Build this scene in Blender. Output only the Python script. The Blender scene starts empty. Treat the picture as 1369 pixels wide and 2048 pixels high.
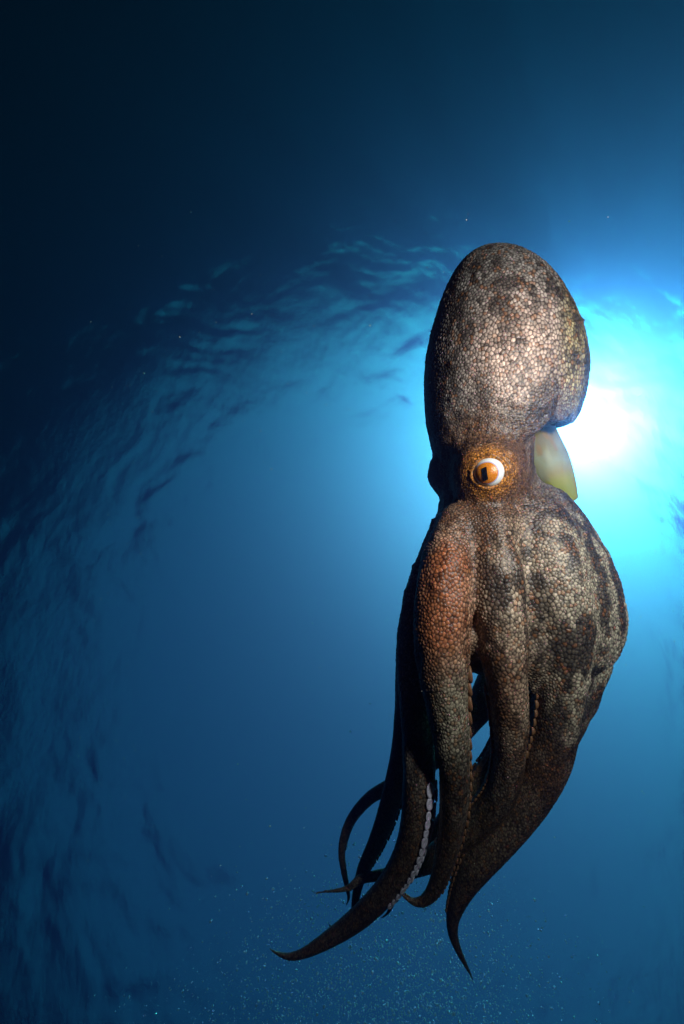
import bpy, math, random
import numpy as np
from mathutils import Vector, Matrix, kdtree

sc = bpy.context.scene
COL = sc.collection
# ------------------------------------------------------------------ camera
FPX = 720.0                      # focal length in photograph pixels (2048 tall)
CAM_TILT = 198.5
CAM_ROLLY = -5.0
CAM_POS = Vector((0.0, 0.0, -7.0))
cam = bpy.data.objects.new('camera', bpy.data.cameras.new('camera'))
COL.objects.link(cam)
cam.data.sensor_fit = 'VERTICAL'
cam.data.sensor_height = 24.0
cam.data.lens = 24.0 * FPX / 2048.0
cam.data.clip_start = 0.02
cam.data.clip_end = 500.0
cam.location = CAM_POS
cam.rotation_euler = (math.radians(CAM_TILT), math.radians(CAM_ROLLY), 0.0)
sc.camera = cam
CAM_ROT = cam.rotation_euler.to_matrix()

# ------------------------------------------------------------------ daylight seen through the surface
def pixel_ray(px, py):
    return (CAM_ROT @ Vector(((px - 684.5) / FPX, (1024 - py) / FPX, -1.0))).normalized()

SUN_DIR = pixel_ray(1180, 825)              # towards the sun
sun_el = math.asin(SUN_DIR.z)
sun_az = math.atan2(SUN_DIR.x, SUN_DIR.y)   # clockwise from +Y
world = bpy.data.worlds.new('World')
sc.world = world
world.use_nodes = True
wn, wl = world.node_tree.nodes, world.node_tree.links
for n in list(wn):
    wn.remove(n)
w_out = wn.new('ShaderNodeOutputWorld')
w_bg = wn.new('ShaderNodeBackground')
w_sky = wn.new('ShaderNodeTexSky')
w_sky.sky_type = 'NISHITA'
w_sky.sun_disc = False
w_sky.sun_elevation = sun_el
w_sky.sun_rotation = sun_az
w_sky.air_density = 0.7
w_sky.dust_density = 10.0
w_sky.ozone_density = 10.0
w_bg.inputs['Strength'].default_value = 0.058
wl.new(w_sky.outputs['Color'], w_bg.inputs['Color'])
wl.new(w_bg.outputs['Background'], w_out.inputs['Surface'])

sun = bpy.data.objects.new('sun', bpy.data.lights.new('sun', 'SUN'))
COL.objects.link(sun)
sun.data.energy = 2.6
sun.data.angle = math.radians(10.0)
sun.data.color = (1.0, 0.96, 0.9)
sun.rotation_euler = SUN_DIR.to_track_quat('Z', 'Y').to_euler()

sc.view_settings.view_transform = 'Standard'
sc.view_settings.look = 'None'
sc.view_settings.exposure = 1.05
sc.view_settings.gamma = 1.0
sc.render.engine = 'CYCLES'
cy = sc.cycles
cy.use_denoising = True
cy.max_bounces = 8
cy.transparent_max_bounces = 8
cy.volume_bounces = 0
cy.glossy_bounces = 2
cy.transmission_bounces = 4
cy.caustics_reflective = False
cy.caustics_refractive = False
cy.sample_clamp_indirect = 4.0

# ------------------------------------------------------------------ helpers
def new_mat(name):
    m = bpy.data.materials.new(name)
    m.use_nodes = True
    nt = m.node_tree
    for n in list(nt.nodes):
        nt.nodes.remove(n)
    out = nt.nodes.new('ShaderNodeOutputMaterial')
    return m, nt, out

def mesh_obj(name, verts, faces, mat=None, parent=None, smooth=True):
    me = bpy.data.meshes.new(name)
    me.from_pydata([tuple(v) for v in verts] if not isinstance(verts, np.ndarray) else verts.tolist(), [], faces if not isinstance(faces, np.ndarray) else faces.tolist())
    if smooth:
        me.polygons.foreach_set('use_smooth', np.ones(len(me.polygons), dtype=bool))
    me.update()
    ob = bpy.data.objects.new(name, me)
    COL.objects.link(ob)
    if mat:
        me.materials.append(mat)
    if parent:
        ob.parent = parent
    return ob

# ------------------------------------------------------------------ water surface overhead
def wave_height(x, y):
    r = np.random.RandomState(5)
    z = np.zeros_like(x)
    wind = math.radians(35)
    x, y = (x + 0.35 * np.sin(1.1 * y + 0.6 * x + 1.0) + 0.16 * np.sin(2.7 * y - 1.9 * x), y + 0.35 * np.sin(0.9 * x - 0.7 * y + 2.0) + 0.16 * np.sin(2.3 * x + 2.1 * y + 4.0))
    gust = 0.75 + 0.5 * np.sin(0.8 * x + 0.5 * y) * np.sin(0.6 * y - 0.4 * x + 1.5)
    for lam, amp, n in ((2.8, 0.014, 7), (1.25, 0.013, 12), (0.6, 0.0058, 16), (0.3, 0.0026, 16)):
        for _ in range(n):
            a = wind + r.normal(0, 1.0)
            l = lam * r.uniform(0.7, 1.4)
            k = 2 * math.pi / l
            ph = r.uniform(0, 6.28)
            c = np.cos(k * (x * math.cos(a) + y * math.sin(a)) + ph + 0.7 * np.sin(0.35 * x * math.cos(a + 1.3) + 0.4 * y + ph * 3))
            z += (gust if lam < 2 else 1.0) * amp * r.uniform(0.5, 1.0) / math.sqrt(n) * 1.6 * (c + 0.25 * c * c)
    return z

def build_water():
    g = [-70, -55, -42, -32, -25, -20, -16.5]
    ax = np.concatenate([g, np.arange(-14, 14.001, 0.07), [-v for v in g[::-1]]])
    X, Y = np.meshgrid(ax, ax, indexing='ij')
    Z = wave_height(X, Y)
    n = len(ax)
    V = np.stack([X, Y, Z], -1).reshape(-1, 3)
    i = np.arange(n * n).reshape(n, n)
    F = np.stack([i[:-1, :-1], i[1:, :-1], i[1:, 1:], i[:-1, 1:]], -1).reshape(-1, 4)
    m, nt, out = new_mat('water_surface')
    N, L = nt.nodes, nt.links
    lw = N.new('ShaderNodeLayerWeight')
    lw.inputs['Blend'].default_value = 0.5
    fr = N.new('ShaderNodeMapRange')          # ruffled total reflection: clear overhead, mirror beyond the critical angle
    fr.interpolation_type = 'SMOOTHSTEP'
    fr.inputs['From Min'].default_value = 1 - math.cos(math.radians(35))
    fr.inputs['From Max'].default_value = 1 - math.cos(math.radians(54))
    fr.inputs['To Min'].default_value = 0.03
    fr.inputs['To Max'].default_value = 0.97
    L.new(lw.outputs['Facing'], fr.inputs['Value'])
    tr = N.new('ShaderNodeBsdfTransparent')
    tr.inputs['Color'].default_value = (0.93, 0.97, 1.0, 1)
    gl = N.new('ShaderNodeBsdfGlossy')
    gl.inputs['Roughness'].default_value = 0.02
    mx = N.new('ShaderNodeMixShader')
    tc = N.new('ShaderNodeTexCoord')
    mp = N.new('ShaderNodeMapping')
    mp.inputs['Rotation'].default_value = (0, 0, 0.6)
    mp.inputs['Scale'].default_value = (1.0, 0.55, 1.0)
    nz = N.new('ShaderNodeTexNoise')
    nz.inputs['Scale'].default_value = 5.0
    nz.inputs['Detail'].default_value = 3.0
    bp = N.new('ShaderNodeBump')
    bp.inputs['Strength'].default_value = 1.0
    bp.inputs['Distance'].default_value = 0.016
    L.new(tc.outputs['Object'], mp.inputs[0])
    L.new(mp.outputs[0], nz.inputs['Vector'])
    L.new(nz.outputs[0], bp.inputs['Height'])
    L.new(bp.outputs[0], lw.inputs['Normal'])
    L.new(bp.outputs[0], gl.inputs['Normal'])
    L.new(fr.outputs[0], mx.inputs[0])
    L.new(tr.outputs[0], mx.inputs[1])
    L.new(gl.outputs[0], mx.inputs[2])
    L.new(mx.outputs[0], out.inputs['Surface'])
    ob = mesh_obj('water_surface', V, F, m)
    ob['kind'] = 'structure'
    ob['label'] = 'rippled sea surface seen from below'
build_water()

# ------------------------------------------------------------------ the water itself, as haze
def build_haze():
    v = [(x, y, z) for z in (-18, 0.6) for y in (-75, 75) for x in (-75, 75)]
    f = [(0, 2, 3, 1), (4, 5, 7, 6), (0, 1, 5, 4), (1, 3, 7, 5), (3, 2, 6, 7), (2, 0, 4, 6)]
    m, nt, out = new_mat('haze')
    pv = nt.nodes.new('ShaderNodeVolumePrincipled')
    pv.inputs['Color'].default_value = (0.44, 0.11, 0.36, 1)
    pv.inputs['Absorption Color'].default_value = (0.0, 0.60, 0.97, 1)
    pv.inputs['Density'].default_value = 0.40
    pv.inputs['Anisotropy'].default_value = 0.92
    nt.links.new(pv.outputs[0], out.inputs['Volume'])
    ob = mesh_obj('haze', v, f, m, smooth=False)
    ob['kind'] = 'stuff'
    ob['label'] = 'clear blue sea water fading into the distance'
    ob['category'] = 'water'
build_haze()

# ------------------------------------------------------------------ octopus
# modelled in its own frame, in units of S metres: X to the right, Y downwards, Z away from the lens
DIST = 0.60
S = DIST / FPX
CX, CY = 684.5, 1024.0

def place(px, py, d):
    k = (FPX + d) / FPX
    return np.array([(px - CX) * k + CX, (py - CY) * k + CY, d])

def to_local(p):
    p = np.asarray(p, dtype=float)
    return np.stack([(p[..., 0] - CX) * S, (CY - p[..., 1]) * S, -p[..., 2] * S], -1)

octopus = bpy.data.objects.new('octopus', None)
COL.objects.link(octopus)
octopus.empty_display_size = 0.1
octopus.location = CAM_POS + CAM_ROT @ Vector((0, 0, -DIST))
octopus.rotation_euler = cam.rotation_euler
octopus['label'] = 'mottled brown octopus hanging in open water with trailing arms and orange eye'
octopus['category'] = 'octopus'

def catmull(P, step):
    P = np.asarray(P, float)
    Q = np.vstack([2 * P[0] - P[1], P, 2 * P[-1] - P[-2]])
    out = []
    for i in range(1, len(Q) - 2):
        a, b, c, e = Q[i - 1], Q[i], Q[i + 1], Q[i + 2]
        n = max(2, int(np.linalg.norm((c - b)[:3]) / step))
        for t in np.arange(n) / n:
            out.append(0.5 * (2 * b + (c - a) * t + (2 * a - 5 * b + 4 * c - e) * t * t + (3 * b - a - 3 * c + e) * t ** 3))
    out.append(P[-1])
    return np.array(out)

# px, py, depth, radius
ARMS = {
 'A': [(912,1040,-80,30),(892,1120,-108,48),(886,1200,-124,54),(884,1270,-132,53),(886,1340,-135,50),(894,1410,-135,42),(902,1480,-132,35),(909,1550,-128,30),(907,1620,-122,28),(896,1690,-115,23),(884,1740,-110,18),(868,1780,-105,14),(846,1803,-100,9.5),(824,1802,-96,6.5),(803,1788,-92,3)],
 'B': [(985,1050,-100,36),(995,1140,-126,46),(1002,1220,-138,46),(1008,1300,-141,43),(1015,1380,-136,39),(1020,1450,-126,34),(1018,1520,-112,30),(1004,1580,-95,30),(968,1630,-75,28),(925,1672,-55,24),(880,1708,-25,22),(835,1732,0,17),(790,1747,15,12.5),(750,1752,18,9),(718,1760,18,8),(700,1775,18,6),(675,1781,18,4),(650,1783,18,3),(627,1787,18,2)],
 'C': [(1085,1040,-75,40),(1104,1130,-105,56),(1115,1220,-115,58),(1122,1300,-112,52),(1121,1380,-105,46),(1112,1450,-98,43),(1094,1520,-90,42),(1065,1580,-82,39),(1028,1635,-75,36),(988,1685,-70,33),(950,1732,-66,29),(924,1780,-62,21),(907,1830,-60,14),(906,1866,-60,10.5),(917,1900,-60,7.5),(932,1930,-60,5),(942,1950,-60,3.2),(948,1966,-60,2)],
 'D': [(880,1060,-36,16),(852,1140,-46,26),(832,1240,-50,32),(826,1330,-50,33),(832,1400,-45,33),(836,1470,-62,32),(838,1540,-80,32),(836,1610,-86,31),(824,1680,-82,28),(802,1735,-74,25),(768,1785,-64,22),(726,1828,-55,19.5),(682,1862,-45,16),(640,1889,-45,12),(606,1907,-45,8.5),(580,1913,-45,6.5),(558,1908,-45,4.5),(540,1897,-45,2.2)],
 'E': [(882,1070,36,16),(854,1150,50,28),(834,1245,60,34),(825,1340,60,34),(820,1420,60,30),(808,1500,58,25),(790,1570,55,21),(772,1635,50,19),(750,1690,45,15.5),(726,1740,42,12),(713,1790,40,9),(707,1840,38,7.5),(690,1868,38,5.5),(668,1862,38,4),(657,1845,38,2)],
 'F': [(1040,1230,60,36),(1000,1330,85,29),(960,1412,100,25),(905,1480,110,21),(845,1535,115,17),(790,1568,112,14),(745,1592,106,11.5),(712,1625,100,10),(693,1660,96,9),(684,1700,94,8),(688,1740,92,7),(695,1775,90,5.5),(698,1795,90,3.8),(693,1812,90,2)],
 'H': [(1080,1260,40,36),(1050,1400,60,31),(1005,1510,70,28),(955,1575,72,25),(900,1638,70,21),(850,1700,66,16),(810,1755,62,12),(790,1790,58,7.5),(783,1812,58,5),(774,1828,58,3.2),(762,1836,58,2)],
 'I': [(1115,1040,-10,24),(1166,1140,-15,42),(1184,1240,-15,42),(1178,1320,-20,38),(1154,1390,-25,36),(1122,1465,-30,32),(1080,1540,-25,27),(1035,1610,-15,22),(995,1670,0,15),(965,1715,10,9),(945,1745,15,4)],
}

def arm_path(name, step=10.0):
    P = np.array(ARMS[name], float)
    q = np.array([place(*p[:3]) for p in P])
    r = P[:, 3] * (FPX + P[:, 2]) / FPX
    return catmull(np.column_stack([q, r]), step)

H = 2.85
GMIN = np.array([500.0, 480.0, -235.0])
GMAX = np.array([1300.0, 2060.0, 240.0])
GN = np.ceil((GMAX - GMIN) / H).astype(int)
AX = [np.arange(GN[i], dtype=np.float32) * H + GMIN[i] for i in range(3)]
BIG = np.float32(40.0)
field = np.full(GN, BIG, np.float32)

def box_slices(lo, hi):
    a = np.maximum(((np.asarray(lo) - GMIN) / H).astype(int), 0)
    b = np.minimum(((np.asarray(hi) - GMIN) / H).astype(int) + 2, GN)
    return tuple(slice(i, j) for i, j in zip(a, b))

def coords(sl):
    return (AX[0][sl[0]][:, None, None], AX[1][sl[1]][None, :, None], AX[2][sl[2]][None, None, :])

def smin_into(sl, d, k):
    f = field[sl]
    h = np.clip(0.5 + 0.5 * (f - d) / k, 0, 1)
    field[sl] = f * (1 - h) + d * h - k * h * (1 - h)

def k_of_y(y):
    return np.interp(y, [900, 1040, 1110, 1240, 1400, 2100], [40, 40, 24, 18, 4, 4]).astype(np.float32)

def tube(path, k=None):
    r = path[:, 3]
    lo, hi = (path[:, :3] - r[:, None]).min(0) - 45, (path[:, :3] + r[:, None]).max(0) + 45
    SL = box_slices(lo, hi)
    o = np.array([s.start for s in SL])
    d = np.full([s.stop - s.start for s in SL], BIG, np.float32)
    for a, b in zip(path[:-1], path[1:]):
        m = max(a[3], b[3]) + 40
        sl = box_slices(np.minimum(a[:3], b[:3]) - m, np.maximum(a[:3], b[:3]) + m)
        sl = tuple(slice(max(p.start, q_.start), min(p.stop, q_.stop)) for p, q_ in zip(sl, SL))
        x, y, z = coords(sl)
        ab = b[:3] - a[:3]
        L2 = float(ab @ ab) + 1e-6
        t = np.clip(((x - a[0]) * ab[0] + (y - a[1]) * ab[1] + (z - a[2]) * ab[2]) / L2, 0, 1)
        q = np.sqrt((x - a[0] - t * ab[0]) ** 2 + (y - a[1] - t * ab[1]) ** 2 + (z - a[2] - t * ab[2]) ** 2) - (a[3] + t * (b[3] - a[3]))
        sub = tuple(slice(s.start - oo, s.stop - oo) for s, oo in zip(sl, o))
        d[sub] = np.minimum(d[sub], q)
    y = AX[1][SL[1]][None, :, None]
    smin_into(SL, d, k_of_y(y) if k is None else k)

def loft_field(rows, sl, power=2.0):
    # rows: y, left, right, depth centre, depth half
    R = np.array(rows, float)
    x, y, z = coords(sl)
    yy = AX[1][sl[1]]
    v = [np.interp(yy, R[:, 0], R[:, i]).astype(np.float32) for i in range(1, 5)]
    for i in range(4):                       # soften the row-to-row corners
        kx = np.ones(7) / 7
        vv = np.concatenate([np.full(3, v[i][0]), v[i], np.full(3, v[i][-1])])
        v[i] = np.convolve(vv, kx, 'valid').astype(np.float32)
    c, w = ((v[0] + v[1]) / 2)[None, :, None], np.maximum((v[1] - v[0]) / 2, 1.0)[None, :, None]
    dc, t = v[2][None, :, None], np.maximum(v[3], 1.0)[None, :, None]
    out = np.maximum(R[0, 0] - yy, yy - R[-1, 0])[None, :, None]
    rr = (np.abs((x - c) / w) ** power + np.abs((z - dc) / t) ** power) ** (1 / power)
    d = (rr - 1) * np.minimum(w, t)
    return np.where(out > 0, np.maximum(d, 0) + out, d).astype(np.float32)

def loft(rows, k, power=2.0, cut=None):
    R = np.array(rows, float)
    sl = box_slices((R[:, 1].min() - 40, R[0, 0] - 40, (R[:, 3] - R[:, 4]).min() - 40), (R[:, 2].max() + 40, R[-1, 0] + 40, (R[:, 3] + R[:, 4]).max() + 40))
    d = loft_field(rows, sl, power)
    if cut is not None:
        d = cut(d, *coords(sl))
    smin_into(sl, np.minimum(d, BIG), k)

def ball(c, rad, k, sub=False):
    c, rad = np.array(c, float), np.array(rad, float) * np.ones(3)
    sl = box_slices(c - rad - 40, c + rad + 40)
    x, y, z = coords(sl)
    e = np.sqrt(((x - c[0]) / rad[0]) ** 2 + ((y - c[1]) / rad[1]) ** 2 + ((z - c[2]) / rad[2]) ** 2)
    d = ((e - 1) * rad.min()).astype(np.float32)
    if sub:
        f = field[sl]
        h = np.clip(0.5 - 0.5 * (f + d) / k, 0, 1)
        field[sl] = f * (1 - h) - d * h + k * h * (1 - h)
    else:
        smin_into(sl, np.minimum(d, BIG), k)

EYE = np.array([977.5, 944.7, -120.0])
EYE_P = place(*EYE)

def build_field():
    # head
    loft([(815,868,1050,5,96),(850,866,1056,5,98),(890,872,1056,0,98),(930,880,1054,0,98),(965,884,1056,0,98),(1000,886,1066,0,96),(1035,886,1085,0,95),(1070,886,1085,0,95)], 20)
    # mantle, with its free hood edge at the right
    def hood(d, x, y, z):
        lip = 862 - 0.13 * (x - 1060) + 6 * np.sin(x * 0.13 + z * 0.05)
        lip = np.where(x < 1050, lip + (1050 - x) * 0.5, lip)
        c = y - lip
        h = np.clip(0.5 - 0.5 * (c - d) / 3, 0, 1)
        return c * (1 - h) + d * h + 3 * h * (1 - h)
    loft([(505,968,978,0,4),(508,952,996,0,24),(515,936,1016,0,40),(528,920,1038,0,58),(545,907,1058,0,74),(570,894,1082,0,91),(600,882,1104,0,104),(650,867,1129,0,118),(700,856,1146,0,127),(750,852,1154,0,131),(800,853,1149,0,128),(830,855,1141,0,122),(850,858,1133,0,116),(880,866,1120,0,108),(900,872,1110,0,100)], 14, 2.15, hood)
    ball(place(1092, 885, 0), (46, 50, 66), 8, sub=True)          # mantle cavity
    # web between the arms
    loft([(1005,892,1072,0,86),(1030,884,1118,0,100),(1060,876,1158,0,112),(1100,864,1190,0,124),(1150,850,1210,0,134),(1200,840,1222,0,140),(1250,836,1222,0,138),(1285,840,1212,0,128),(1305,850,1200,0,110),(1322,905,1140,0,80)], 24, 2.1)
    for n in 'ABCDEFHI':
        tube(arm_path(n))
    # sheets of web reaching down between neighbouring arms
    tube(np.array([[*place(1068,1290,-112),26],[*place(1066,1345,-108),14],[*place(1064,1378,-104),6]], float), 16)
    tube(np.array([[*place(945,1270,-112),24],[*place(942,1312,-112),9]], float), 14)
    tube(np.array([[*place(1160,1300,-62),34],[*place(1150,1370,-62),28],[*place(1140,1425,-62),16]], float), 18)
    tube(np.array([[*place(848,1280,-70),34],[*place(850,1370,-66),24],[*place(852,1420,-60),8]], float), 18)
    # shoulder of the right web
    tube(np.array([[*place(1062,975,-20),20],[*place(1100,1010,-20),34],[*place(1136,1052,-15),34]], float), 26)
    # eyes
    ball(place(974, 944, -78), (60, 62, 58), 22)
    ball(place(896, 946, 28), (40, 48, 44), 14)

build_field()

import openvdb
grid = openvdb.FloatGrid(background=float(BIG))
grid.copyFromArray(np.ascontiguousarray(np.clip(field, -BIG, BIG)))
pts, tris, quads = (lambda r: (r[0], None, r[1]))(grid.convertToQuads(0.0))
del field, grid
pts = pts.astype(np.float64) * H + GMIN

def laplace(P, F, it, lam=0.5):
    e = np.vstack([F[:, [0, 1]], F[:, [1, 2]], F[:, [2, 3]], F[:, [3, 0]]]).astype(np.int32)
    cnt = np.bincount(e.ravel(), minlength=len(P))[:, None].astype(float)
    for _ in range(it):
        acc = np.zeros_like(P)
        for j in range(3):
            acc[:, j] = np.bincount(e[:, 0], P[e[:, 1], j], len(P)) + np.bincount(e[:, 1], P[e[:, 0], j], len(P))
        P = P + lam * (acc / np.maximum(cnt, 1) - P)
    return P
quads = quads.astype(np.int64)
pts = laplace(pts, quads, 2)

def make_mesh(name, P, Q):
    me = bpy.data.meshes.new(name)
    me.vertices.add(len(P))
    me.vertices.foreach_set('co', P.ravel())
    me.loops.add(Q.size)
    me.loops.foreach_set('vertex_index', Q.ravel().astype(np.int32))
    me.polygons.add(len(Q))
    me.polygons.foreach_set('loop_start', (np.arange(len(Q)) * Q.shape[1]).astype(np.int32))
    me.polygons.foreach_set('use_smooth', np.ones(len(Q), bool))
    me.update(calc_edges=True)
    return me

# keep the largest connected piece
def biggest(P, Q):
    lab = np.arange(len(P))
    while True:
        m = lab[Q].min(1)
        new = lab.copy()
        for j in range(4):
            np.minimum.at(new, Q[:, j], m)
        new = new[new]
        if (new == lab).all():
            break
        lab = new
    ids, c = np.unique(lab, return_counts=True)
    keep = lab == ids[c.argmax()]
    idx = np.cumsum(keep) - 1
    return P[keep], idx[Q[keep[Q[:, 0]]]]
pts, quads = biggest(pts, quads)
print('BODY quads', len(quads))

def split_quads(P, Q):
    m = len(P)
    e = np.stack([Q, np.roll(Q, -1, 1)], -1)
    es = np.sort(e.reshape(-1, 2), 1)
    key = es[:, 0] * m + es[:, 1]
    uk, inv = np.unique(key, return_inverse=True)
    mid = (P[uk // m] + P[uk % m]) / 2
    cen = P[Q].mean(1)
    ei = inv.reshape(-1, 4) + m
    ci = np.arange(len(Q)) + m + len(uk)
    out = np.concatenate([np.stack([Q[:, j], ei[:, j], ci, ei[:, j - 1]], 1) for j in range(4)])
    return np.vstack([P, mid, cen]), out
pts, quads = split_quads(pts, quads)
pts = laplace(pts, quads, 2)
me = make_mesh('body', to_local(pts), quads)
n = len(me.vertices)
V = np.empty(n * 3); me.vertices.foreach_get('co', V); V = V.reshape(-1, 3)
NRM = np.empty(n * 3, np.float32); me.vertex_normals.foreach_get('vector', NRM); NRM = NRM.reshape(-1, 3).astype(float)
# orientation: the normals must point outwards
c0 = V - V.mean(0)
if (np.sum(c0 * NRM, 1)).mean() < 0:
    me.flip_normals()
    NRM = -NRM
U = np.column_stack([V[:, 0] / S + CX, CY - V[:, 1] / S, -V[:, 2] / S])       # back to design units
kk = (FPX + U[:, 2]) / FPX
IMG = np.column_stack([(U[:, 0] - CX) / kk + CX, (U[:, 1] - CY) / kk + CY])

# ---- value noise
def vnoise(P, scale, seed):
    r = np.random.RandomState(seed)
    T = r.rand(64, 64, 64).astype(np.float32)
    q = P / scale + 31.7
    i = np.floor(q).astype(int)
    f = q - i
    f = f * f * (3 - 2 * f)
    out = np.zeros(len(P))
    for dx in (0, 1):
        for dy in (0, 1):
            for dz in (0, 1):
                w = (f[:, 0] if dx else 1 - f[:, 0]) * (f[:, 1] if dy else 1 - f[:, 1]) * (f[:, 2] if dz else 1 - f[:, 2])
                out += w * T[(i[:, 0] + dx) % 64, (i[:, 1] + dy) % 64, (i[:, 2] + dz) % 64]
    return out
def sstep(a, b, x):
    t = np.clip((x - a) / (b - a), 0, 1)
    return t * t * (3 - 2 * t)
def blob(P, c, rad):
    return np.exp(-(((P - np.array(c)) / np.array(rad)) ** 2).sum(1))

# ---- skin plates: one seed per plate, laid out on the surface
def spacing(u):
    y = u[:, 1]
    s = np.interp(y, [480, 560, 640, 800, 850, 900, 1000, 1030, 1080, 1250, 1330, 1430, 1520, 2100], [8.5, 9.5, 11, 11, 8.5, 7, 7, 9.5, 11.5, 11.5, 9, 7, 6.2, 5.5])
    return s * 0.50
def elong(u):
    return np.interp(u[:, 1], [480, 600, 800, 850, 1000, 1060, 1250, 1400, 1500, 2100], [1.1, 1.3, 1.2, 1.0, 1.0, 1.05, 1.2, 1.5, 1.7, 1.7])
# warped coordinate so that the spacing is one unit everywhere
ys = np.arange(460, 2120, 2.0)
tab = np.column_stack([np.zeros_like(ys), ys, np.zeros_like(ys)])
ycum = np.cumsum(2.0 / (spacing(tab) * elong(tab)))
rs = np.random.RandomState(11)
jit = spacing(U)
band_edges = np.arange(470, 2110, 40)
seeds = []
cell_rand = rs.rand(n)
order = rs.permutation(n)
sp = spacing(U) * (0.72 + 0.5 * vnoise(U, 60, 3))
el = elong(U)
# dart throwing on a hash grid
gridh = {}
cand = order[:min(n, 420000)]
CS = 7.5
Uc = U[cand]; spc = sp[cand]; elc = el[cand]
cellsz = (Uc / CS).astype(int)
SR = rs.uniform(0.66, 1.0, len(cand))
for j in range(len(cand)):
    cx, cy_, cz = cellsz[j]
    x, y, z = Uc[j]
    e = elc[j]
    lim = (spc[j] * SR[j]) ** 2
    ok = True
    for a in (-1, 0, 1):
        for b in (-1, 0, 1):
            for c in (-1, 0, 1):
                for (X2, Y2, Z2) in gridh.get((cx + a, cy_ + b, cz + c), ()):
                    if (x - X2) ** 2 + ((y - Y2) / e) ** 2 + (z - Z2) ** 2 < lim:
                        ok = False
                        break
                if not ok: break
            if not ok: break
        if not ok: break
    if ok:
        gridh.setdefault((cx, cy_, cz), []).append((x, y, z))
        seeds.append(cand[j])
seeds = np.array(seeds)
print('PLATES', len(seeds))
Pw = np.column_stack([U[:, 0], np.interp(U[:, 1], ys, np.cumsum(2.0 / elong(tab))), U[:, 2]])
kd = kdtree.KDTree(len(seeds))
for k_, sidx in enumerate(seeds):
    kd.insert(Pw[sidx], k_)
kd.balance()
F1 = np.empty(n); F2 = np.empty(n); ID = np.empty(n, int)
fn = kd.find_n
for j, p in enumerate(Pw.tolist()):
    r = fn(p, 2)
    F1[j] = r[0][2]; F2[j] = r[1][2]; ID[j] = r[0][1]
SPV = sp[seeds][ID]
edge = sstep(0.03, 0.36, (F2 - F1) / SPV) * (1 - 0.75 * sstep(0.46, 0.68, F1 / SPV))
core = 1 - sstep(0.0, 0.30, F1 / SPV)

# ---- pigment, taken at the seed of each plate
def mixc(a, b, t):
    return a * (1 - t[:, None]) + np.asarray(b)[None, :] * t[:, None]
def skin_tone(P, I):
    y = P[:, 1]
    front = sstep(40, -40, P[:, 2])
    n1, n2, n3 = vnoise(P * [1, .5, 1], 27, 1), vnoise(P * [1, .6, 1], 13, 2), vnoise(P, 90, 4)
    c = np.tile(np.array([0.20, 0.165, 0.145]), (len(P), 1))
    # mantle: grey with a pinkish pale flank
    m = sstep(870, 830, y)
    c = mixc(c, (0.215, 0.195, 0.19), m)
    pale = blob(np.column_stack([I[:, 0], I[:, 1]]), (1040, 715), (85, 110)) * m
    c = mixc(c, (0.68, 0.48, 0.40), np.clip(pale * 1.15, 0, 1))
    c = mixc(c, (0.36, 0.29, 0.13), m * sstep(1105, 1150, I[:, 0]) * 0.7)
    # web: beige plates
    w = sstep(1010, 1050, y) * sstep(1460, 1330, y)
    c = mixc(c, (0.46, 0.37, 0.28), w * 0.85)
    c = mixc(c, (0.50, 0.46, 0.36), w * sstep(1080, 1180, I[:, 0]) * 0.7)
    # dark blotches
    bl = sstep(0.455, 0.63, n1 * 0.6 + n2 * 0.4 + 0.03 * w)
    c = mixc(c, (0.050, 0.040, 0.036), np.clip(bl * 0.9, 0, 1) * (1 - 0.45 * pale))
    # rust arm
    ru = blob(I, (880, 1235), (62, 115)) + 0.6 * blob(I, (905, 1120), (40, 60))
    c = mixc(c, (0.40, 0.125, 0.045), np.clip(ru * 1.2, 0, 0.92) * front)
    c = mixc(c, (0.26, 0.12, 0.065), np.clip(0.55 * blob(I, (1018, 1390), (45, 110)) + 0.45 * blob(I, (1090, 1560), (70, 70)) + 0.3 * blob(I, (960, 1090), (60, 50)), 0, 0.6) * front)
    # pale bare stretch on the same arm
    pa = blob(I, (905, 1430), (45, 85)) * sstep(-60, -90, P[:, 2])
    c = mixc(c, (0.42, 0.38, 0.29), np.clip(pa, 0, 0.8))
    # orange ring round the eye
    de = np.sqrt(((P - EYE_P) ** 2).sum(1))
    c = mixc(c, (0.17, 0.085, 0.045), sstep(150, 60, de) * 0.8)
    c = mixc(c, (0.62, 0.24, 0.03), sstep(56, 28, de) * 0.9)
    # trailing arms
    lo = sstep(1440, 1620, y)
    c = mixc(c, (0.17, 0.115, 0.082), lo * 0.9)
    c *= (0.72 + 0.5 * n3)[:, None]
    return c
Ps, Is = U[seeds], IMG[seeds]
pc = skin_tone(Ps, Is)
rr = np.random.RandomState(21)
br = np.clip(rr.normal(0.98, 0.34, len(seeds)), 0.5, 1.6)
pc = pc * br[:, None]
rust = (rr.rand(len(seeds)) < 0.13) & (Ps[:, 1] > 540)
pc[rust] = pc[rust] * 0.55 + np.array([0.34, 0.13, 0.045]) * 0.45
dark = rr.rand(len(seeds)) < 0.05
pc[dark] *= 0.45
PLC = pc[ID]
GRV = np.clip(PLC * 0.10 + np.array([0.006, 0.005, 0.006]), 0, 1)
COLV = GRV * (1 - edge[:, None]) + PLC * edge[:, None]
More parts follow.
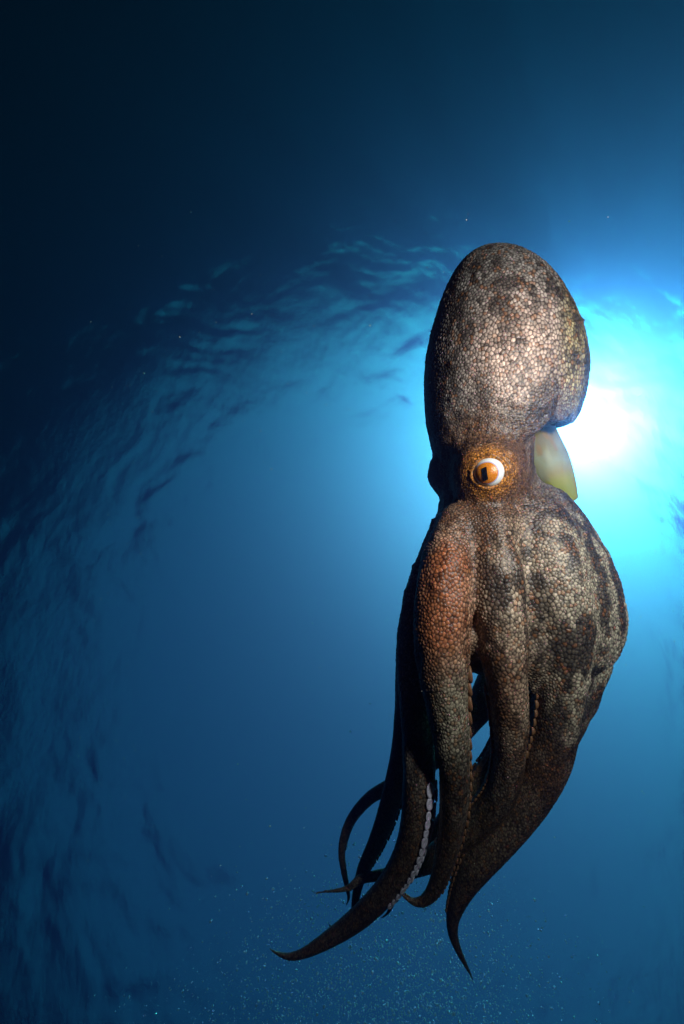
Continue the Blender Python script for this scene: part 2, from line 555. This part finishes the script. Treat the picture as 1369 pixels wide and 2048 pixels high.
# brighter rims and a darker pore inside some plates
pore = (rr.rand(len(seeds)) < 0.4)[ID] * core * 0.35
COLV = COLV * (1 - pore[:, None]) + np.array([0.25, 0.10, 0.04]) * pore[:, None]
COLV *= (0.78 + 0.4 * vnoise(U, 3.2, 8))[:, None]
relief = np.interp(U[:, 1], [480, 620, 850, 1000, 1060, 1300, 1500, 2100], [1.1, 1.4, 1.5, 1.5, 1.7, 1.5, 0.9, 0.6])
dome = np.sqrt(np.clip((F2 - F1) / SPV * 1.5, 0, 1))
amp = (0.7 + 0.6 * rr.rand(len(seeds)))[ID]
# papillae: a few raised warts, mostly round the head
wart = np.zeros(n)
wp = [(p, r_) for p, r_ in zip(Ps, rr.rand(len(seeds))) if r_ < 0.005 and 600 < p[1] < 1350]
for p, r_ in wp:
    d2 = ((U - p) ** 2).sum(1)
    near = d2 < 300
    wart[near] = np.maximum(wart[near], np.exp(-d2[near] / 26.0) * (1.2 + 500 * r_))
near_eye = sstep(29, 25, np.sqrt(((U - EYE_P) ** 2).sum(1)))
lid = np.exp(-((np.sqrt(((U - EYE_P) ** 2).sum(1)) - 27.5) / 3.0) ** 2) * 2.0
disp = (relief * dome * amp + wart + 5.0 * (vnoise(U * [1, .45, 1], 17, 9) - 0.5) * sstep(1000, 1080, U[:, 1]) * sstep(1600, 1400, U[:, 1])
        + 3.2 * (vnoise(U * [1, .8, 1], 12, 10) - 0.5) * sstep(800, 850, U[:, 1]) * sstep(1060, 1000, U[:, 1])) * (1 - near_eye) + lid - 1.0
Vd = V + NRM * (disp * S)[:, None]
me.vertices.foreach_set('co', Vd.ravel())
at = me.color_attributes.new('skin', 'FLOAT_COLOR', 'POINT')
at.data.foreach_set('color', np.column_stack([np.clip(COLV, 0, 1), np.ones(n)]).astype(np.float32).ravel())
me.polygons.foreach_set('use_smooth', np.ones(len(me.polygons), bool))
me.update()

def skin_material():
    m, nt, out = new_mat('octopus_skin')
    N, L = nt.nodes, nt.links
    a = N.new('ShaderNodeAttribute'); a.attribute_name = 'skin'
    b = N.new('ShaderNodeBsdfPrincipled')
    tc = N.new('ShaderNodeTexCoord')
    nz = N.new('ShaderNodeTexNoise'); nz.inputs['Scale'].default_value = 420.0; nz.inputs['Detail'].default_value = 4.0
    bp = N.new('ShaderNodeBump'); bp.inputs['Strength'].default_value = 0.5; bp.inputs['Distance'].default_value = 0.0012
    L.new(tc.outputs['Object'], nz.inputs['Vector'])
    L.new(nz.outputs[0], bp.inputs['Height'])
    L.new(bp.outputs[0], b.inputs['Normal'])
    L.new(a.outputs['Color'], b.inputs['Base Color'])
    b.inputs['Roughness'].default_value = 0.42
    b.inputs['Specular IOR Level'].default_value = 0.42
    L.new(b.outputs[0], out.inputs['Surface'])
    return m
SKIN = skin_material()
me.materials.clear()
me.materials.append(SKIN)
me.name = 'body'
body = bpy.data.objects.new('body', me)
COL.objects.link(body)
body.parent = octopus

def simple_mat(name, col, rough=0.5, spec=0.5, noise=None, trans=0.0, bump=0.0):
    m, nt, out = new_mat(name)
    N, L = nt.nodes, nt.links
    b = N.new('ShaderNodeBsdfPrincipled')
    b.inputs['Roughness'].default_value = rough
    b.inputs['Specular IOR Level'].default_value = spec
    b.inputs['Base Color'].default_value = (*col, 1)
    if noise:
        col2, scale = noise[0], noise[1]
        tc = N.new('ShaderNodeTexCoord')
        mp = N.new('ShaderNodeMapping')
        mp.inputs['Scale'].default_value = noise[2] if len(noise) > 2 else (1, 1, 1)
        nz = N.new('ShaderNodeTexNoise'); nz.inputs['Scale'].default_value = scale; nz.inputs['Detail'].default_value = 6.0
        rp = N.new('ShaderNodeValToRGB')
        rp.color_ramp.elements[0].position = 0.38; rp.color_ramp.elements[0].color = (*col, 1)
        rp.color_ramp.elements[1].position = 0.62; rp.color_ramp.elements[1].color = (*col2, 1)
        L.new(tc.outputs['Object'], mp.inputs[0]); L.new(mp.outputs[0], nz.inputs['Vector'])
        L.new(nz.outputs[0], rp.inputs[0]); L.new(rp.outputs[0], b.inputs['Base Color'])
        if bump:
            bp = N.new('ShaderNodeBump'); bp.inputs['Strength'].default_value = 0.6; bp.inputs['Distance'].default_value = bump
            L.new(nz.outputs[0], bp.inputs['Height']); L.new(bp.outputs[0], b.inputs['Normal'])
    if trans:
        t = N.new('ShaderNodeBsdfTranslucent')
        if noise: L.new(rp.outputs[0], t.inputs['Color'])
        else: t.inputs['Color'].default_value = (*col, 1)
        mx = N.new('ShaderNodeMixShader'); mx.inputs[0].default_value = trans
        L.new(b.outputs[0], mx.inputs[1]); L.new(t.outputs[0], mx.inputs[2]); L.new(mx.outputs[0], out.inputs['Surface'])
    else:
        L.new(b.outputs[0], out.inputs['Surface'])
    return m

# ---- siphon (funnel): an open, soft-rimmed cone
def build_siphon():
    P = np.array([(1078,862,26,33),(1086,890,20,37),(1096,918,14,38),(1110,948,10,34),(1124,975,6,28),(1133,992,4,22.5),(1137,999,4,20)], float)
    q = catmull(np.column_stack([np.array([place(*p[:3]) for p in P]), P[:, 3]]), 2.0)
    seg = 72
    rings, outer = [], []
    for k_ in range(len(q)):
        t = q[min(k_ + 1, len(q) - 1), :3] - q[max(k_ - 1, 0), :3]
        t /= np.linalg.norm(t)
        a = np.cross(t, (0, 0, 1)); a /= np.linalg.norm(a)
        b = np.cross(a, t)
        outer.append((q[k_, :3], a, b, q[k_, 3]))
    verts = []
    def ring(c, a, b, r, off=0):
        for j in range(seg):
            th = 2 * math.pi * j / seg
            w = 1 + 0.02 * math.sin(2 * th + off) + 0.012 * math.sin(7 * th + off * 2)
            verts.append(c + (a * math.cos(th) + b * math.sin(th) * 0.8) * r * w)
    for k_, (c, a, b, r) in enumerate(outer):
        ring(c, a, b, r, k_ * 0.06)
    # rounded rim, then back up inside
    c, a, b, r = outer[-1]
    t = q[-1, :3] - q[-2, :3]; t /= np.linalg.norm(t)
    for (dz, dr) in ((3.0, -1.0), (4.5, -4.0), (3.0, -7.0), (0, -8.5)):
        ring(c + t * dz, a, b, r + dr, len(outer) * 0.06)
    for k_ in range(len(outer) - 5, len(outer) - 28, -3):
        c, a, b, r = outer[k_]
        ring(c, a, b, r - 8, k_ * 0.06)
    nr = len(verts) // seg
    faces = [(i * seg + j, i * seg + (j + 1) % seg, (i + 1) * seg + (j + 1) % seg, (i + 1) * seg + j) for i in range(nr - 1) for j in range(seg)]
    m, nt, out = new_mat('siphon_skin')
    N, L = nt.nodes, nt.links
    at_ = N.new('ShaderNodeAttribute'); at_.attribute_name = 'skin_tone'
    pb = N.new('ShaderNodeBsdfPrincipled'); pb.inputs['Roughness'].default_value = 0.4; pb.inputs['Specular IOR Level'].default_value = 0.35
    tl = N.new('ShaderNodeBsdfTranslucent')
    mx = N.new('ShaderNodeMixShader'); mx.inputs[0].default_value = 0.45
    tc = N.new('ShaderNodeTexCoord')
    nz = N.new('ShaderNodeTexNoise'); nz.inputs['Scale'].default_value = 60.0; nz.inputs['Detail'].default_value = 6.0
    bp = N.new('ShaderNodeBump'); bp.inputs['Strength'].default_value = 0.5; bp.inputs['Distance'].default_value = 0.003
    L.new(tc.outputs['Object'], nz.inputs['Vector']); L.new(nz.outputs[0], bp.inputs['Height']); L.new(bp.outputs[0], pb.inputs['Normal'])
    L.new(at_.outputs['Color'], pb.inputs['Base Color']); L.new(at_.outputs['Color'], tl.inputs['Color'])
    L.new(pb.outputs[0], mx.inputs[1]); L.new(tl.outputs[0], mx.inputs[2]); L.new(mx.outputs[0], out.inputs['Surface'])
    Vn = np.array(verts)
    ob = mesh_obj('siphon', to_local(Vn), faces, m, octopus)
    axis = (q[-1, :3] - q[0, :3]) / np.linalg.norm(q[-1, :3] - q[0, :3])
    tt = np.clip((Vn - q[0, :3]) @ axis / np.linalg.norm(q[-1, :3] - q[0, :3]), 0, 1) + 0.25 * (vnoise(Vn, 22, 31) - 0.5)
    ks = [0.0, 0.25, 0.42, 0.58, 0.72, 1.0]
    kc = np.array([(0.30, 0.22, 0.08), (0.42, 0.34, 0.12), (0.50, 0.50, 0.28), (0.52, 0.42, 0.16), (0.52, 0.50, 0.08), (0.44, 0.48, 0.03)])  # dark upper end has the mantle's shadow painted in; the rest is skin colour
    cc = np.column_stack([np.interp(tt, ks, kc[:, j]) for j in range(3)])
    streak = sstep(0.58, 0.75, vnoise(Vn @ np.column_stack([np.array([axis[1], -axis[0], 0]), axis * 0.25, np.array([0, 0, 1.0])]), 7, 32))
    cc = cc * (1 - 0.55 * streak[:, None]) + np.array([0.55, 0.28, 0.06]) * 0.55 * streak[:, None]
    ca = ob.data.color_attributes.new('skin_tone', 'FLOAT_COLOR', 'POINT')
    ca.data.foreach_set('color', np.column_stack([cc, np.ones(len(cc))]).astype(np.float32).ravel())
    ob['label'] = 'pale yellow green funnel below the mantle edge'
build_siphon()

# ---- eye
def sphere_patch(name, R, theta_max, mat, parent, center, axis_off=(0, 0), nseg=48, nring=20):
    # cap of a sphere of radius R about 'center', facing the lens, tilted by axis_off
    verts, faces = [], []
    ax_ = Vector((axis_off[0], axis_off[1], 1)).normalized()
    rot = Vector((0, 0, 1)).rotation_difference(ax_)
    for i in range(nring + 1):
        th = theta_max * i / nring
        for j in range(nseg):
            ph = 2 * math.pi * j / nseg
            verts.append(center + (rot @ Vector((math.sin(th) * math.cos(ph), math.sin(th) * math.sin(ph), math.cos(th)))) * R)
    for i in range(nring):
        for j in range(nseg):
            faces.append((i * nseg + j, (i + 1) * nseg + j, (i + 1) * nseg + (j + 1) % nseg, i * nseg + (j + 1) % nseg))
    return mesh_obj(name, verts, faces, mat, parent)

def build_eye():
    kf = (FPX + EYE[2]) / FPX
    R = 25.0 * S
    c = Vector(to_local(EYE_P))
    # the eye looks at the lens
    white = simple_mat('eye_white', (0.74, 0.78, 0.82), 0.15, 0.6)
    iris_m = simple_mat('eye_iris', (0.50, 0.13, 0.012), 0.25, 0.5, noise=((0.66, 0.26, 0.02), 900.0), bump=0.0006)
    pup_m = simple_mat('eye_pupil', (0.004, 0.006, 0.012), 0.12, 0.6)
    lavender = simple_mat('eye_rim', (0.42, 0.38, 0.58), 0.25, 0.5)
    view = (Vector((0, 0, DIST)) - c).normalized()
    off = (view.x / view.z, view.y / view.z)
    eye = sphere_patch('eye', R, math.pi * 0.999, white, octopus, c, off)
    eye['label'] = 'orange eye with slanted dark pupil and white crescent'
    io = (off[0] - 0.18, off[1] - 0.06)
    ring = sphere_patch('iris_rim', R * 1.006, math.radians(47), lavender, eye, c, io)
    iris = sphere_patch('iris', R * 1.014, math.radians(42), iris_m, eye, c, io)
    # pupil: a slanted, slightly notched bar lying on the iris
    vs, fs = [], []
    po = Vector((io[0] - 0.12, io[1] - 0.08, 1)).normalized()
    ex = Vector((1, 0, 0)); ex = (ex - po * ex.dot(po)).normalized(); ey = po.cross(ex)
    ang = math.radians(13)
    nx, ny = 10, 18
    for j in range(ny + 1):
        for i in range(nx + 1):
            u, v = (i / nx * 2 - 1), (j / ny * 2 - 1)
            hw = 0.155 * (1 + 0.18 * v * v * (1 if v > 0 else .6)) * (1 - 0.25 * abs(v) ** 8)
            x, y = u * hw, v * 0.45 + 0.04 * u
            xr, yr = x * math.cos(ang) - y * math.sin(ang), x * math.sin(ang) + y * math.cos(ang)
            vs.append(c + (po + ex * xr + ey * yr).normalized() * R * 1.04)
    for j in range(ny):
        for i in range(nx):
            a = j * (nx + 1) + i
            fs.append((a, a + 1, a + nx + 2, a + nx + 1))
    mesh_obj('pupil', vs, fs, pup_m, eye)
build_eye()

# ---- suckers: cups on short stalks in two rows along the underside of the arms
def sucker_mesh(mat):
    prof = [(0.55, -0.75), (0.62, -0.35), (0.86, -0.12), (1.0, 0.12), (0.98, 0.30), (0.84, 0.40), (0.62, 0.36), (0.32, 0.27), (0.0, 0.22)]
    seg = 14
    vs, fs = [], []
    for (r, z) in prof[:-1]:
        for j in range(seg):
            t = 2 * math.pi * j / seg
            vs.append((r * math.cos(t), r * math.sin(t), z))
    vs.append((0, 0, prof[-1][1]))
    for i in range(len(prof) - 2):
        for j in range(seg):
            fs.append((i * seg + j, i * seg + (j + 1) % seg, (i + 1) * seg + (j + 1) % seg, (i + 1) * seg + j))
    l = (len(prof) - 2) * seg
    for j in range(seg):
        fs.append((l + j, l + (j + 1) % seg, len(vs) - 1))
    m = bpy.data.meshes.new('sucker')
    m.from_pydata(vs, [], fs)
    m.polygons.foreach_set('use_smooth', np.ones(len(m.polygons), bool))
    m.materials.append(mat)
    return m
brown_cup = simple_mat('sucker_brown', (0.22, 0.10, 0.045), 0.45, 0.3, noise=((0.14, 0.08, 0.05), 300.0))
white_cup = simple_mat('sucker_white', (0.74, 0.72, 0.88), 0.22, 0.5, noise=((0.58, 0.52, 0.74), 200.0))
SM = {'brown': sucker_mesh(brown_cup), 'white': sucker_mesh(white_cup)}
# arm: image range, outward direction of the sucker side (right, down, away), cup colour, relative size
SUCK = {
 'A': ((1335, 1800), (0.96, 0.0, 0.28), 'brown', 0.36),
 'B': ((1375, 1700), (-0.75, 0.0, 0.66), 'brown', 0.22),
 'C': ((1385, 1830), (-0.90, 0.1, 0.42), 'brown', 0.25),
 'D': ((1552, 1782), (0.72, 0.1, -0.66), 'white', 0.25),
 'E': ((1560, 1760), (0.90, 0.3, 0.3), 'brown', 0.26),
 'F': ((1560, 1700), (0.8, 0.3, 0.5), 'brown', 0.25),
 'H': ((1480, 1640), (-0.3, -0.9, 0.1), 'brown', 0.25),
}
def build_suckers():
    found = []
    for name, ((y0, y1), dirv, colr, rel) in SUCK.items():
        path = arm_path(name, 1.5)
        dl = np.linalg.norm(np.diff(path[:, :3], axis=0), axis=1)
        sarr = np.concatenate([[0], np.cumsum(dl)])
        img_y = (path[:, 1] - CY) * FPX / (FPX + path[:, 2]) + CY
        for row in (-1, 1):
            pos = 0.0 if row < 0 else 9.0
            rk = np.random.RandomState(ord(name) * 7 + row + 3)
            while pos < sarr[-1] - 6:
                i = int(np.searchsorted(sarr, pos))
                i = min(i, len(path) - 2)
                r = path[i, 3]
                size = max(r * rel, 2.2) * rk.uniform(0.85, 1.12)
                pos += size * (2.45 if colr == 'white' else 1.95)
                if not (y0 <= img_y[i] <= y1):
                    continue
                t = path[i + 1, :3] - path[i, :3]; t /= np.linalg.norm(t)
                o = np.array(dirv, float); o -= t * (o @ t); o /= np.linalg.norm(o)
                side = np.cross(t, o)
                a = math.radians(24) * row
                nrm = o * math.cos(a) + side * math.sin(a)
                p = path[i, :3] + nrm * (r + size * (-0.05 if name == 'A' else 0.22))
                zl = Vector((nrm[0], -nrm[1], -nrm[2]))
                tl = Vector((t[0], -t[1], -t[2]))
                xl = tl.cross(zl).normalized(); yl = zl.cross(xl)
                M = Matrix((xl, yl, zl)).transposed().to_4x4()
                e = rk.uniform(0.95, 1.2) * (1.35 if colr == 'white' else 1.0)
                M = M @ Matrix.Diagonal((size * S * 0.92, size * S * e, size * S, 1))
                M.translation = Vector(to_local(p))
                found.append((size + (5 if name in 'ABCD' else 0), colr, M))
    found.sort(key=lambda q: -q[0])
    for _, colr, M in found[:290]:
        ob = bpy.data.objects.new('sucker', SM[colr])
        COL.objects.link(ob)
        ob.parent = octopus
        ob.matrix_local = M
    vs, fs = [], []
    for _, colr, M in found[290:]:
        src = SM[colr]
        o = len(vs)
        vs += [tuple(M @ v.co) for v in src.vertices]
        fs += [tuple(i + o for i in p.vertices) for p in src.polygons]
    if vs:
        rest = mesh_obj('small_suckers', vs, fs, brown_cup, octopus)
        rest['kind'] = 'stuff'
build_suckers()

# ------------------------------------------------------------------ the photographer's strobe
STROBE = to_local(np.array([1120.0, 790.0, -665.0]))
AIM = to_local(np.array([1010.0, 870.0, -60.0]))
lamp = bpy.data.lights.new('strobe_light', 'SPOT')
lamp.energy = 11.5
lamp.spot_size = math.radians(128)
lamp.spot_blend = 1.0
lamp.shadow_soft_size = 0.035
lamp.color = (1.0, 0.76, 0.70)
strobe = bpy.data.objects.new('strobe_light', lamp)
COL.objects.link(strobe)
R4 = Matrix.Translation(octopus.location) @ CAM_ROT.to_4x4()
sp_, ap_ = R4 @ Vector(STROBE), R4 @ Vector(AIM)
strobe.location = sp_
strobe.rotation_euler = (sp_ - ap_).to_track_quat('Z', 'Y').to_euler()

# ------------------------------------------------------------------ bubbles and drifting specks
ICO_V = []
_p = (1 + 5 ** 0.5) / 2
for a_, b_ in ((1, _p), (-1, _p), (1, -_p), (-1, -_p)):
    ICO_V += [(0, a_, b_), (a_, b_, 0), (b_, 0, a_)]
ICO_V = np.array(ICO_V, float); ICO_V /= np.linalg.norm(ICO_V[0])
ICO_F = np.array([(i, j, k) for i in range(12) for j in range(i + 1, 12) for k in range(j + 1, 12)
                  if max(np.linalg.norm(ICO_V[i] - ICO_V[j]), np.linalg.norm(ICO_V[i] - ICO_V[k]), np.linalg.norm(ICO_V[j] - ICO_V[k])) < 1.1])
for t_ in range(len(ICO_F)):
    i, j, k = ICO_F[t_]
    if np.dot(np.cross(ICO_V[j] - ICO_V[i], ICO_V[k] - ICO_V[i]), ICO_V[i]) < 0:
        ICO_F[t_] = (i, k, j)

def droplets(name, C, R, squash, mat, label, cat):
    k = len(C)
    Vv = (ICO_V[None] * (R[:, None, None] * squash[:, None, :]) + C[:, None, :]).reshape(-1, 3)
    Ff = (ICO_F[None] + (np.arange(k) * 12)[:, None, None]).reshape(-1, 3)
    Mw = np.array(R4)
    Vv = Vv @ Mw[:3, :3].T + Mw[:3, 3]
    m = make_mesh(name, Vv, Ff)
    m.materials.append(mat)
    ob = bpy.data.objects.new(name, m)
    COL.objects.link(ob)
    ob['kind'] = 'stuff'; ob['label'] = label; ob['category'] = cat
    return ob

def build_bubbles():
    r = np.random.RandomState(77)
    # a rising cloud below and behind the arm tips: overlapping puffs (centre in design units, spread, count)
    puffs = [((800, 1930, 260), (150, 75, 120), 6500), ((720, 2030, 300), (190, 60, 130), 6000), ((670, 1830, 240), (90, 50, 90), 1600),
             ((880, 1860, 240), (70, 90, 90), 1300), ((720, 1720, 200), (45, 40, 60), 350), ((900, 2030, 280), (90, 60, 100), 1200), ((560, 1960, 280), (80, 50, 90), 800)]
    C = []
    for (c, s_, k) in puffs:
        q = r.normal(0, 1, (k, 3)) * np.array(s_) + np.array(c)
        C.append(q)
    C = np.vstack(C)
    C = C[(C[:, 2] > 125)]
    C = np.array([place(*q) for q in C])
    clump = vnoise(C, 26, 13)
    C = C[r.rand(len(C)) < sstep(0.25, 0.7, clump)]
    R = np.clip(r.lognormal(math.log(1.0), 0.62, len(C)), 0.4, 3.6) * S
    sq = np.column_stack([r.uniform(0.9, 1.35, len(C)), r.uniform(0.8, 1.0, len(C)), r.uniform(0.9, 1.2, len(C))])
    m, nt, out = new_mat('bubble')
    g = nt.nodes.new('ShaderNodeBsdfGlossy'); g.inputs['Roughness'].default_value = 0.22
    g.inputs['Color'].default_value = (0.9, 0.95, 1.0, 1)
    t = nt.nodes.new('ShaderNodeBsdfTranslucent'); t.inputs['Color'].default_value = (0.95, 0.78, 1.0, 1)
    mx = nt.nodes.new('ShaderNodeMixShader'); mx.inputs[0].default_value = 0.3
    nt.links.new(t.outputs[0], mx.inputs[1]); nt.links.new(g.outputs[0], mx.inputs[2]); nt.links.new(mx.outputs[0], out.inputs['Surface'])
    droplets('bubbles', to_local(C), R, sq, m, 'cloud of tiny silvery bubbles rising behind the arm tips', 'bubbles')
    # specks drifting between lens and octopus and beyond
    k = 420
    d = r.uniform(-430, 900, k)
    px, py = r.uniform(150, 1360, k), r.uniform(420, 2040, k)
    C = np.array([place(a, b, c) for a, b, c in zip(px, py, d)])
    R = np.clip(r.lognormal(math.log(0.55), 0.45, k), 0.25, 1.6) * S * (FPX + d) / FPX * 0.9
    sq = r.uniform(0.6, 1.5, (k, 3))
    droplets('drifting_specks', to_local(C), R, sq, simple_mat('speck', (0.75, 0.72, 0.66), 0.6, 0.3), 'fine pale specks drifting in the water', 'specks')
build_bubbles()
